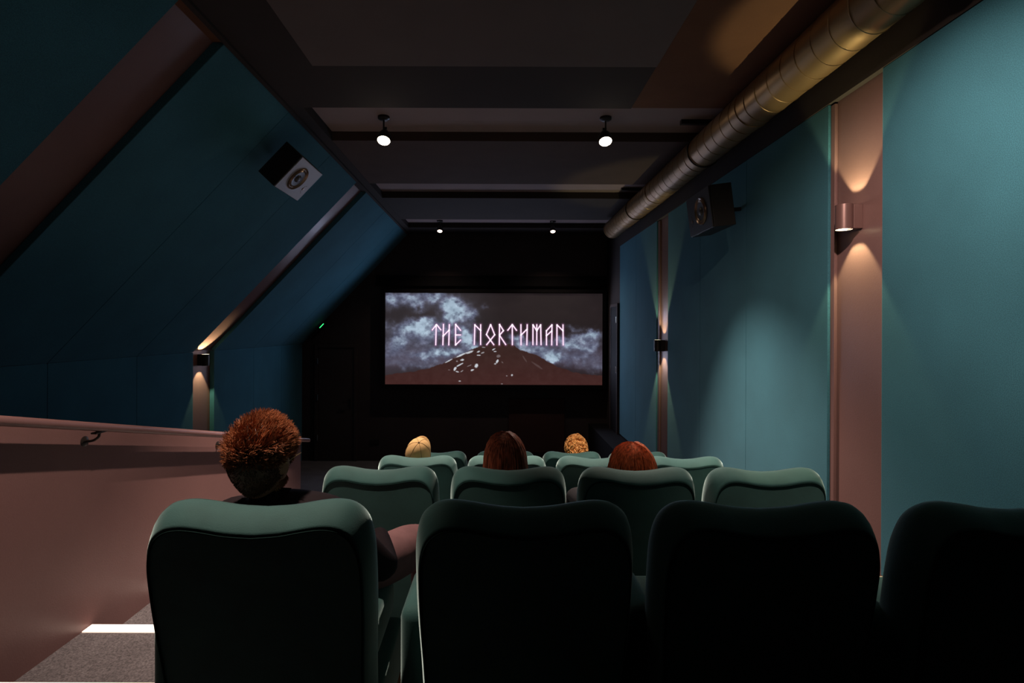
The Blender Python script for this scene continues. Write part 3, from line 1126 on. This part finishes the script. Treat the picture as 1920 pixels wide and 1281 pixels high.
def head_bm(ear=True):
    bm = bmesh.new()
    bmesh.ops.create_icosphere(bm, subdivisions=5, radius=1.0)
    for v in bm.verts:
        d = v.co.copy()
        x, y, z = d.x * HR.x, d.y * HR.y, d.z * HR.z
        if z < 0:                                   # jaw narrows and comes forward
            t = -z / HR.z
            x *= 1 - 0.30 * t * t
            y = y * (1 - 0.22 * t) + 0.020 * t
        if y < 0 and z > 0:
            y *= 1.04
        if y > 0.03:
            gs = lambda cx, cz, sx, sz: math.exp(-((x - cx) / sx) ** 2 - ((z - cz) / sz) ** 2)
            y += 0.020 * gs(0, -0.030, 0.011, 0.018) + 0.010 * gs(0, -0.010, 0.009, 0.02)
            y -= 0.010 * (gs(0.032, 0.004, 0.016, 0.011) + gs(-0.032, 0.004, 0.016, 0.011))
            y += 0.004 * gs(0, 0.026, 0.045, 0.010)
            y += 0.006 * gs(0, -0.060, 0.022, 0.008) - 0.004 * gs(0, -0.0605, 0.022, 0.0018)
            y += 0.008 * gs(0, -0.096, 0.022, 0.016)
        v.co = Vector((x, y, z))
    if ear:
        for s in (-1, 1):
            e = bmesh.ops.create_icosphere(bm, subdivisions=3, radius=1.0)['verts']
            for v in e:
                p = v.co.copy()
                dish = -0.004 * math.exp(-((p.y) ** 2 + (p.z) ** 2) * 3) if p.x * s > 0 else 0
                q = Vector((p.x * 0.009 + s * dish, p.y * 0.017, p.z * 0.031))
                q = Matrix.Rotation(-s * 0.45, 3, 'Z') @ q
                v.co = q + Vector((s * 0.082, -0.010, 0.000))
    return bm


def hand(w_, dirv, upv, s):
    """finger chains from the wrist; s = side sign for the thumb"""
    w_ = Vector(w_)
    d = Vector(dirv).normalized()
    u = Vector(upv).normalized()
    sd = d.cross(u).normalized() * s
    palm = w_ + d * 0.055
    ch = [[(tuple(w_), 0.026), (tuple(palm), (0.036, 0.018))]]
    for i, L in enumerate((0.068, 0.078, 0.074, 0.058)):
        off = sd * (0.027 - 0.018 * i)
        a = palm + off + d * 0.012
        b = a + d * L * .45 - u * 0.004
        c = b + d * L * .33 - u * 0.012
        e = c + d * L * .20 - u * 0.014
        ch.append([(tuple(palm), (0.036, 0.018)), (tuple(a), .0105), (tuple(b), .0095), (tuple(c), .0088), (tuple(e), .0075)])
    a = w_ + d * 0.025 + sd * 0.034
    b = a + d * 0.030 + sd * 0.018 - u * 0.006
    c = b + d * 0.030 + sd * 0.004 - u * 0.010
    ch.append([(tuple(palm), (0.036, 0.018)), (tuple(a), .0125), (tuple(b), .0105), (tuple(c), .0085)])
    return ch


def person(x, y, hfloor, T, label, shirt, trousers, yaw=0.0, tilt=0.0, nod=0.0, dx=0.0, width=1.0, knee_r=0.14, hy=0.29, elbow=0.160, neckr=0.052, thigh=1.0, hs=1.0, bc=0.0):
    """T = height of the crown above the floor; origin = the chair's origin"""
    e = empty('person', (x, y, EYE + hfloor))
    tag(e, label, 'person')
    nz = T - 0.245
    dz = nz - 0.54
    py = 0.26 + math.sqrt(max(0.03, 0.49 ** 2 - dz ** 2))
    neck = Vector((dx * 0.8, 0.262, nz))
    hc = Vector((dx, hy, T - 0.118 * hs))
    pel = Vector((0, py, 0.55))
    ab = pel.lerp(neck, 0.36) + Vector((0, 0.02, 0))
    ch_ = pel.lerp(neck, 0.74) + Vector((0, 0.035, -0.01))
    W = width
    sh = {s: ch_.lerp(neck, 0.62) + Vector((s * 0.165 * W, 0.0, -0.012)) for s in (-1, 1)}
    el = {s: Vector((s * elbow, 0.42, 0.625)) for s in (-1, 1)}
    wr = {s: Vector((s * 0.135, py + 0.10, 0.635)) for s in (-1, 1)}
    hip = {s: pel + Vector((s * 0.09 * (1.35 if thigh > 1 and s > 0 else 1), 0.02, -0.005)) for s in (-1, 1)}
    kn = {s: Vector(((knee_r if s > 0 else -0.14), py + 0.41, 0.505 if thigh == 1 else 0.480)) for s in (-1, 1)}
    an = {s: Vector((kn[s].x, py + 0.36, 0.095)) for s in (-1, 1)}
    to = {s: Vector((kn[s].x + s * .015, py + 0.50, 0.035)) for s in (-1, 1)}
    t_ = lambda v: tuple(v)
    chains = [[(t_(pel), (.135, .105)), (t_(ab), (.125, .095)), (t_(ch_), (.135 * W, .100)), (t_(neck), (neckr + .006,) * 2), (t_(neck.lerp(hc, .35)), neckr), (t_(hc + Vector((0, -.028, -.05))), neckr)]]
    for s in (-1, 1):
        chains.append([(t_(ch_), (.135 * W, .100)), (t_(sh[s]), .056), (t_(sh[s].lerp(el[s], .5)), .046), (t_(el[s]), .040), (t_(el[s].lerp(wr[s], .5)), .034), (t_(wr[s]), .026)])
        chains += hand(wr[s], (-s * .25, 1, -0.12), (0, 0.1, 1), -s)
        chains.append([(t_(pel), (.135, .105)), (t_(hip[s]), .082), (t_(hip[s].lerp(kn[s], .5)), .070), (t_(kn[s]), .056), (t_(kn[s].lerp(an[s], .35)), .054), (t_(an[s]), .036),
                       (t_(an[s] + Vector((0, -.03, -.045))), .034), (t_(to[s]), (.036, .024))])
    body = skinned('body', chains, t_(pel), M['skin'], 1)
    hb_ = head_bm()
    RM = Matrix.Translation(hc) @ Euler((nod, tilt, yaw), 'XYZ').to_matrix().to_4x4() @ Matrix.Scale(hs, 4)
    hb_.transform(RM)
    tmp = bpy.data.meshes.new('t')
    hb_.to_mesh(tmp)
    hb_.free()
    bm = bmesh.new()
    bm.from_mesh(body.data)
    bm.from_mesh(tmp)
    bm.to_mesh(body.data)
    bm.free()
    bpy.data.meshes.remove(tmp)
    rm = body.modifiers.new('r', 'REMESH')
    rm.mode = 'VOXEL'
    rm.voxel_size = 0.0062
    rm.use_smooth_shade = True
    sm = body.modifiers.new('sm', 'SMOOTH')
    sm.factor = 0.5
    sm.iterations = 2
    bpy.context.view_layer.update()
    ev_mesh(body, 'body')
    bm = bmesh.new()
    bm.from_mesh(body.data)
    left = set(bm.verts)
    isl = []
    while left:
        st = [left.pop()]
        cur = list(st)
        while st:
            v = st.pop()
            for ed in v.link_edges:
                q = ed.other_vert(v)
                if q in left:
                    left.discard(q)
                    st.append(q)
                    cur.append(q)
        isl.append(cur)
    isl.sort(key=len)
    print('BODY', [len(i) for i in isl][-6:])
    for i in isl[:-1]:
        bmesh.ops.delete(bm, geom=i, context='VERTS')
    bm.to_mesh(body.data)
    bm.free()
    body.data.materials.clear()
    body.data.materials.append(M['skin'])
    for p in body.data.polygons:
        p.use_smooth = True
    body.parent = e
    # clothing follows the body a little outside of it
    g_ = 0.012
    ch1 = [[(t_(pel + Vector((0, -.01, .0))), (.150, .118)), (t_(ab), (.14, .108)), (t_(ch_), (.148 * W, .112)), (t_(neck.lerp(ch_, .12)), (.072, .066)), (t_(neck + Vector((0, 0, .016))), .060)]]
    for s in (-1, 1):
        ch1.append([(t_(ch_), (.148 * W, .112)), (t_(sh[s]), .070), (t_(sh[s].lerp(el[s], .5)), .058), (t_(el[s]), .051), (t_(el[s].lerp(wr[s], .5)), .045), (t_(wr[s] - (wr[s] - el[s]) * .06), .036)])
    o = skinned('shirt', ch1, t_(pel + Vector((0, -.01, .0))), shirt, 2)
    o.parent = e
    ch2 = [[(t_(pel + Vector((0, 0, .05))), (.142, .112)), (t_(pel), (.145, .115))]]
    for s in (-1, 1):
        ch2.append([(t_(pel), (.145, .115)), (t_(hip[s]), .092 * thigh), (t_(hip[s].lerp(kn[s], .5)), .082 * thigh), (t_(kn[s]), .068 * thigh), (t_(kn[s].lerp(an[s], .35)), .066), (t_(an[s] + Vector((0, 0, .02))), .054)])
    o = skinned('trousers', ch2, t_(pel), trousers, 2)
    o.parent = e
    for s in (-1, 1):
        bm = bmesh.new()
        a = an[s] + Vector((0, -.055, 0))
        prev = None
        for t in range(11):
            q = t / 10
            yy_ = a.y + q * 0.27
            wd = 0.030 + 0.018 * math.sin(PI * min(1, q * 1.15)) if q < .9 else 0.030
            ht = 0.085 - 0.045 * min(1, q * 1.4) if q < .92 else 0.03
            ring = []
            for j in range(16):
                th = 2 * PI * j / 16
                ring.append(bm.verts.new((a.x + math.cos(th) * wd, yy_, max(0.003, 0.003 + (ht) * (0.5 + 0.5 * math.sin(th))))))
            if prev:
                for j in range(16):
                    bm.faces.new((prev[j], prev[(j + 1) % 16], ring[(j + 1) % 16], ring[j]))
            else:
                bm.faces.new(ring[::-1])
            prev = ring
        bm.faces.new(prev)
        obj('shoe', bm, M['cloth_black'], e, smooth=True)
        bm = bmesh.new()
        bmesh.ops.create_uvsphere(bm, u_segments=16, v_segments=10, radius=0.0115, matrix=RM @ Matrix.Translation((s * .032, .0755, .004)))
        ey = obj('eye', bm, M['eye'], e, smooth=True)
        bm = bmesh.new()
        bmesh.ops.create_uvsphere(bm, u_segments=12, v_segments=8, radius=0.0058, matrix=RM @ Matrix.Translation((s * .032, .0832, .004)))
        obj('iris', bm, M['iris'], ey, smooth=True)
    return e, RM


def surf(dv, k=0.0):
    """point on the skull along unit direction dv, pushed out by k"""
    d = Vector(dv).normalized()
    p = Vector((d.x * HR.x, d.y * HR.y * (1.04 if d.y < 0 else 1), d.z * HR.z))
    if p.z < 0:
        t = -p.z / HR.z
        p.x *= 1 - 0.30 * t * t
        p.y = p.y * (1 - 0.22 * t) + 0.020 * t
    n = Vector((d.x / HR.x, d.y / HR.y, d.z / HR.z)).normalized()
    return p + n * k, n


def spike(bm, pts, r0, r1=0.0005, n=3):
    tube(bm, pts, r0, n=n, r2=r1)


def cap_shell(bm, k, zcut_f, m_=40, n_=26):
    """closed scalp shell; zcut_f(azimuth)-> lowest polar angle covered"""
    rings = []
    for i in range(n_ + 1):
        ring = []
        for j in range(m_):
            az = 2 * PI * j / m_
            pol = zcut_f(az) * i / n_
            d = Vector((math.sin(pol) * math.sin(az), math.sin(pol) * math.cos(az), math.cos(pol)))
            kk = k(d) if callable(k) else k
            p, n = surf(d, kk * (1.0 if i < n_ else 0.15))
            ring.append(bm.verts.new(p))
        if rings:
            for j in range(m_):
                bm.faces.new((rings[-1][j], rings[-1][(j + 1) % m_], ring[(j + 1) % m_], ring[j]))
        rings.append(ring)
    bm.faces.new(rings[0])


def hairline(az):
    # az 0 = forehead (+Y), pi = nape
    c = math.cos(az)
    return math.radians(62 + 30 * (1 - c) / 2 * 2.0 - (8 if abs(math.sin(az)) > .9 else 0)) if c < 1 else math.radians(62)


def add_hair(e, RM, bm, m):
    bm.transform(RM)
    o = obj('hair', bm, m, e, smooth=True)
    return o


def hair_short(long_part=True):
    bm = bmesh.new()
    hl = lambda az: math.radians(66 + 78 * (0.5 - 0.5 * math.cos(az)))
    if not long_part:
        cap_shell(bm, lambda d: 0.003 + 0.006 * max(0, d.z), hl)
    R = random.Random(3)
    for i in range(6500):
        az = R.uniform(0, 2 * PI)
        mxp = hl(az)
        pol = math.acos(1 - R.random() * (1 - math.cos(mxp)))
        d = Vector((math.sin(pol) * math.sin(az), math.sin(pol) * math.cos(az), math.cos(pol)))
        p, n = surf(d, 0.002)
        top = max(0.0, min(1.0, (d.z + 0.10) / 0.5))
        if (top > 0.22) != long_part:
            continue
        L = 0.004 + 0.024 * top + R.uniform(-.006, .012) * top
        cl = mnoise.noise_vector(d * 5.0) * 0.55 + mnoise.noise_vector(d * 16) * 0.45 + Vector((R.uniform(-1, 1), R.uniform(-1, 1), R.uniform(-1, 1))) * 0.30
        sweep = Vector((0.20, 0.15, 0.35)) * top
        # whorl at the crown (back)
        dirv = (n * 1.0 + cl * (0.45 + .75 * top) + sweep + Vector((0, 0, -0.45)) * (1 - top)).normalized()
        tip = p + dirv * L
        mid = p + (n * .6 + dirv * .4).normalized() * L * .5
        spike(bm, [p, mid, tip], 0.0019 if top > .3 else 0.0011, 0.0003)
    return bm


def hair_long(seed, R_out, zend, part, m_strands=1500, flare=0.0, back_only=-0.35):
    """smooth straight hair falling from the crown; heights in head coordinates"""
    bm = bmesh.new()
    R = random.Random(seed)
    cap_shell(bm, lambda d: 0.010, lambda az: math.radians(70 + 55 * (0.5 - 0.5 * math.cos(az))))
    for i in range(m_strands):
        az = R.uniform(0, 2 * PI)
        c = math.cos(az)
        if c > 0.75:
            continue
        lay = R.random()
        k = 0.006 + R_out * (lay ** .5)
        pts = []
        crown = Vector((0.0, -0.10 + part, 1.0)).normalized()
        dend = Vector((math.sin(az), c, 0.0))
        wob = R.uniform(-.05, .05)
        for q in range(7):
            t = q / 6
            d = crown.slerp(dend, min(1, t * 1.0 + 0.02)) if crown.angle(dend) > .01 else dend
            kk = k * (0.50 + 0.50 * t) - 0.004 * (1 - t)
            p, n = surf(d, kk)
            pts.append(p)
        zl = zend + R.uniform(-.015, .015)
        last = pts[-1]
        outd = Vector((last.x, last.y, 0)).normalized()
        steps = 5
        for q in range(1, steps + 1):
            t = q / steps
            zz = last.z + (zl - last.z) * t
            sp = flare * math.sin(t * PI * .5) - 0.012 * t * t
            p = Vector((last.x, last.y, 0)) + outd * sp
            p = Vector((p.x + wob * t * .12, p.y, zz))
            pts.append(p)
        pts = [p + mnoise.noise_vector(p * 14 + Vector((lay * 9, 0, az))) * 0.0065 for p in pts]
        spike(bm, pts, 0.0026, 0.0010, 3)
    return bm


def hair_curly():
    bm = bmesh.new()
    R = random.Random(9)
    cap_shell(bm, lambda d: 0.012, lambda az: math.radians(66 + 62 * (0.5 - 0.5 * math.cos(az))))
    for i in range(420):
        az = R.uniform(0, 2 * PI)
        mxp = math.radians(66 + 66 * (0.5 - 0.5 * math.cos(az)))
        pol = math.acos(1 - R.random() * (1 - math.cos(mxp)))
        d = Vector((math.sin(pol) * math.sin(az), math.sin(pol) * math.cos(az), math.cos(pol)))
        p, n = surf(d, 0.010 + R.uniform(0, .020))
        a = n.orthogonal().normalized()
        a = Matrix.Rotation(R.uniform(0, 2 * PI), 3, n) @ a
        b = n.cross(a)
        rr = R.uniform(0.012, 0.021)
        tw = R.uniform(1.0, 1.6)
        pts = []
        for q in range(12):
            t = 2 * PI * tw * q / 11
            pts.append(p + (a * math.cos(t) + n * math.sin(t) * .7) * rr + b * (q / 11 - .5) * 0.018)
        spike(bm, pts, 0.0052, 0.0030, 5)
    return bm


# the man in the nearest row
e, RM = person(-0.578, 1.27, -1.39, 1.118, 'man with short ginger hair and dark shirt in the nearest row, seen from behind', M['cloth_navy'], M['cloth_rose'],
               yaw=-0.14, tilt=0.05, nod=0.0, dx=-0.120, width=1.0, knee_r=0.275, elbow=0.225, hy=0.30, neckr=0.064, thigh=1.22, hs=1.02)
add_hair(e, RM, hair_short(), M['hair_ginger'])
o = add_hair(e, RM, hair_short(False), M['hair_brown'])  # short hair coloured darker, shade on the nape put into its brown
o.name = 'cropped_hair'
o['label'] = 'closely cropped brown hair at the sides and nape, darkened with painted shade'
bm = bmesh.new()
for s in (-1, 1):
    tube(bm, [(s * .088, -0.012, .006), (s * .086, .03, .012), (s * .080, .085, .012)], 0.0016, n=6)
    tube(bm, [(s * .032 + .026 * math.cos(t), .100 - abs(math.cos(t)) * .004, .004 + .020 * math.sin(t)) for t in [2 * PI * q / 24 for q in range(24)]], 0.0014, n=6, closed=True)
tube(bm, [(-.008, .105, .008), (0, .108, .011), (.008, .105, .008)], 0.0014, n=6)
bm.transform(RM)
obj('glasses', bm, M['gold'], e, smooth=True)
bm = bmesh.new()
R = random.Random(4)
for i in range(1500):
    az = R.uniform(-1.75, 1.75)
    zz = R.uniform(-0.92, -0.42)
    q = math.sqrt(1 - zz * zz)
    d = Vector((math.sin(az) * q, math.cos(az) * q, zz))
    p, n = surf(d, 0.001)
    p2 = p + (n * .7 + Vector((0, 0, -.8))).normalized() * R.uniform(.008, .015)
    spike(bm, [p, p2], 0.0013, 0.0004)
bm.transform(RM)
obj('beard', bm, M['hair_ginger'], e, smooth=True)

# long auburn hair, second row
e, RM = person(0.054, 2.456, -1.61, 1.068, 'person with long straight auburn hair in the second row', M['cloth_plum'], M['cloth_denim'], dx=-0.012, hy=0.29, width=.92, hs=.97)
add_hair(e, RM, hair_long(21, 0.032, -0.33, 0.0, 1900, 0.022), M['hair_auburn'])
# red hair, second row
e, RM = person(0.662, 2.456, -1.61, 1.010, 'person with domed copper red hair low in the second row', M['cloth_grey'], M['cloth_black'], dx=0.035, hy=0.29, width=.92, hs=.97, tilt=0.02)
add_hair(e, RM, hair_long(33, 0.046, -0.25, 0.06, 1900, 0.030), M['hair_red'])
# curly blond, front row
e, RM = person(0.694, 4.87, -2.09, 1.040, 'person with short curly blond hair in the row nearest the screen', M['cloth_olive'], M['cloth_denim'], dx=0.070, hy=0.29)
add_hair(e, RM, hair_curly(), M['hair_blond'])
# tan cap, third row
e, RM = person(-0.549, 3.60, -1.83, 1.020, 'person in a tan baseball cap in the third row', M['cloth_grey'], M['cloth_denim'], dx=-0.030, hy=0.31, tilt=0.16, nod=0.66, hs=.98)
bm = bmesh.new()
R = random.Random(12)
for i in range(900):
    az = R.uniform(0.45 * PI, 1.55 * PI)
    pol = math.radians(R.uniform(92, 128))
    d = Vector((math.sin(pol) * math.sin(az), math.sin(pol) * math.cos(az), math.cos(pol)))
    p, n = surf(d, 0.002)
    spike(bm, [p, p + (n + mnoise.noise_vector(d * 6) * .5) * .012, p + (n * .8 + Vector((0, 0, -1)) + mnoise.noise_vector(d * 6)) * .02], 0.0020, 0.0006)
add_hair(e, RM, bm, M['hair_sandy'])

cap = empty('baseball_cap')
cap.parent = None
base_m = Matrix.Translation(e.location) @ RM
cap.location = base_m.translation
tag(cap, 'tan cotton baseball cap worn by the person in the third row', 'cap')
bm = bmesh.new()
def capk(d):
    w_ = 0.0
    if d.y < 0.2 and d.z < 0.55:
        w_ = 0.0035 * math.sin(14 * d.x + 9 * d.z) * (0.55 - d.z)
    return 0.016 + 0.010 * max(0, d.z) + w_
cap_shell(bm, capk, lambda az: math.radians(86 + 8 * (0.5 - 0.5 * math.cos(az))), 60, 24)
bm.transform(base_m)
keep(obj('crown', bm, M['cap'], smooth=True), cap)
bm = bmesh.new()
for q in range(6):
    az = PI / 6 + q * PI / 3
    pts = []
    for i in range(18):
        pol = math.radians(3 + 84 * i / 17)
        d = Vector((math.sin(pol) * math.sin(az), math.sin(pol) * math.cos(az), math.cos(pol)))
        pts.append(surf(d, capk(d) + 0.0005)[0])
    tube(bm, pts, 0.0014, n=5)
bm.transform(base_m)
keep(obj('seams', bm, M['capseam'], smooth=True), cap)
bm = bmesh.new()
p, n = surf((0, 0, 1), 0.026)
bmesh.ops.create_uvsphere(bm, u_segments=14, v_segments=8, radius=0.007, matrix=Matrix.Translation(p))
bm.transform(base_m)
keep(obj('button', bm, M['capseam'], smooth=True), cap)
bm = bmesh.new()
G = []
for i in range(9):
    row = []
    for j in range(21):
        az = -1.05 + 2.1 * j / 20
        d = Vector((math.sin(az), math.cos(az), 0.10)).normalized()
        p, n = surf(d, 0.017)
        L = (0.070 * (math.cos(az * 1.35)) ** .6 if abs(az * 1.35) < PI / 2 else 0) * i / 8
        q = p + Vector((0, 1, 0)) * L
        q.z += -0.012 * (math.sin(az) ** 2) * (i / 8) * 1.5 - 0.008 * i / 8
        row.append(bm.verts.new(q))
    G.append(row)
for i in range(8):
    for j in range(20):
        bm.faces.new((G[i][j], G[i][j + 1], G[i + 1][j + 1], G[i + 1][j]))
bmesh.ops.solidify(bm, geom=bm.faces[:], thickness=0.003)
bm.transform(base_m)
keep(obj('brim', bm, M['cap'], smooth=True), cap)
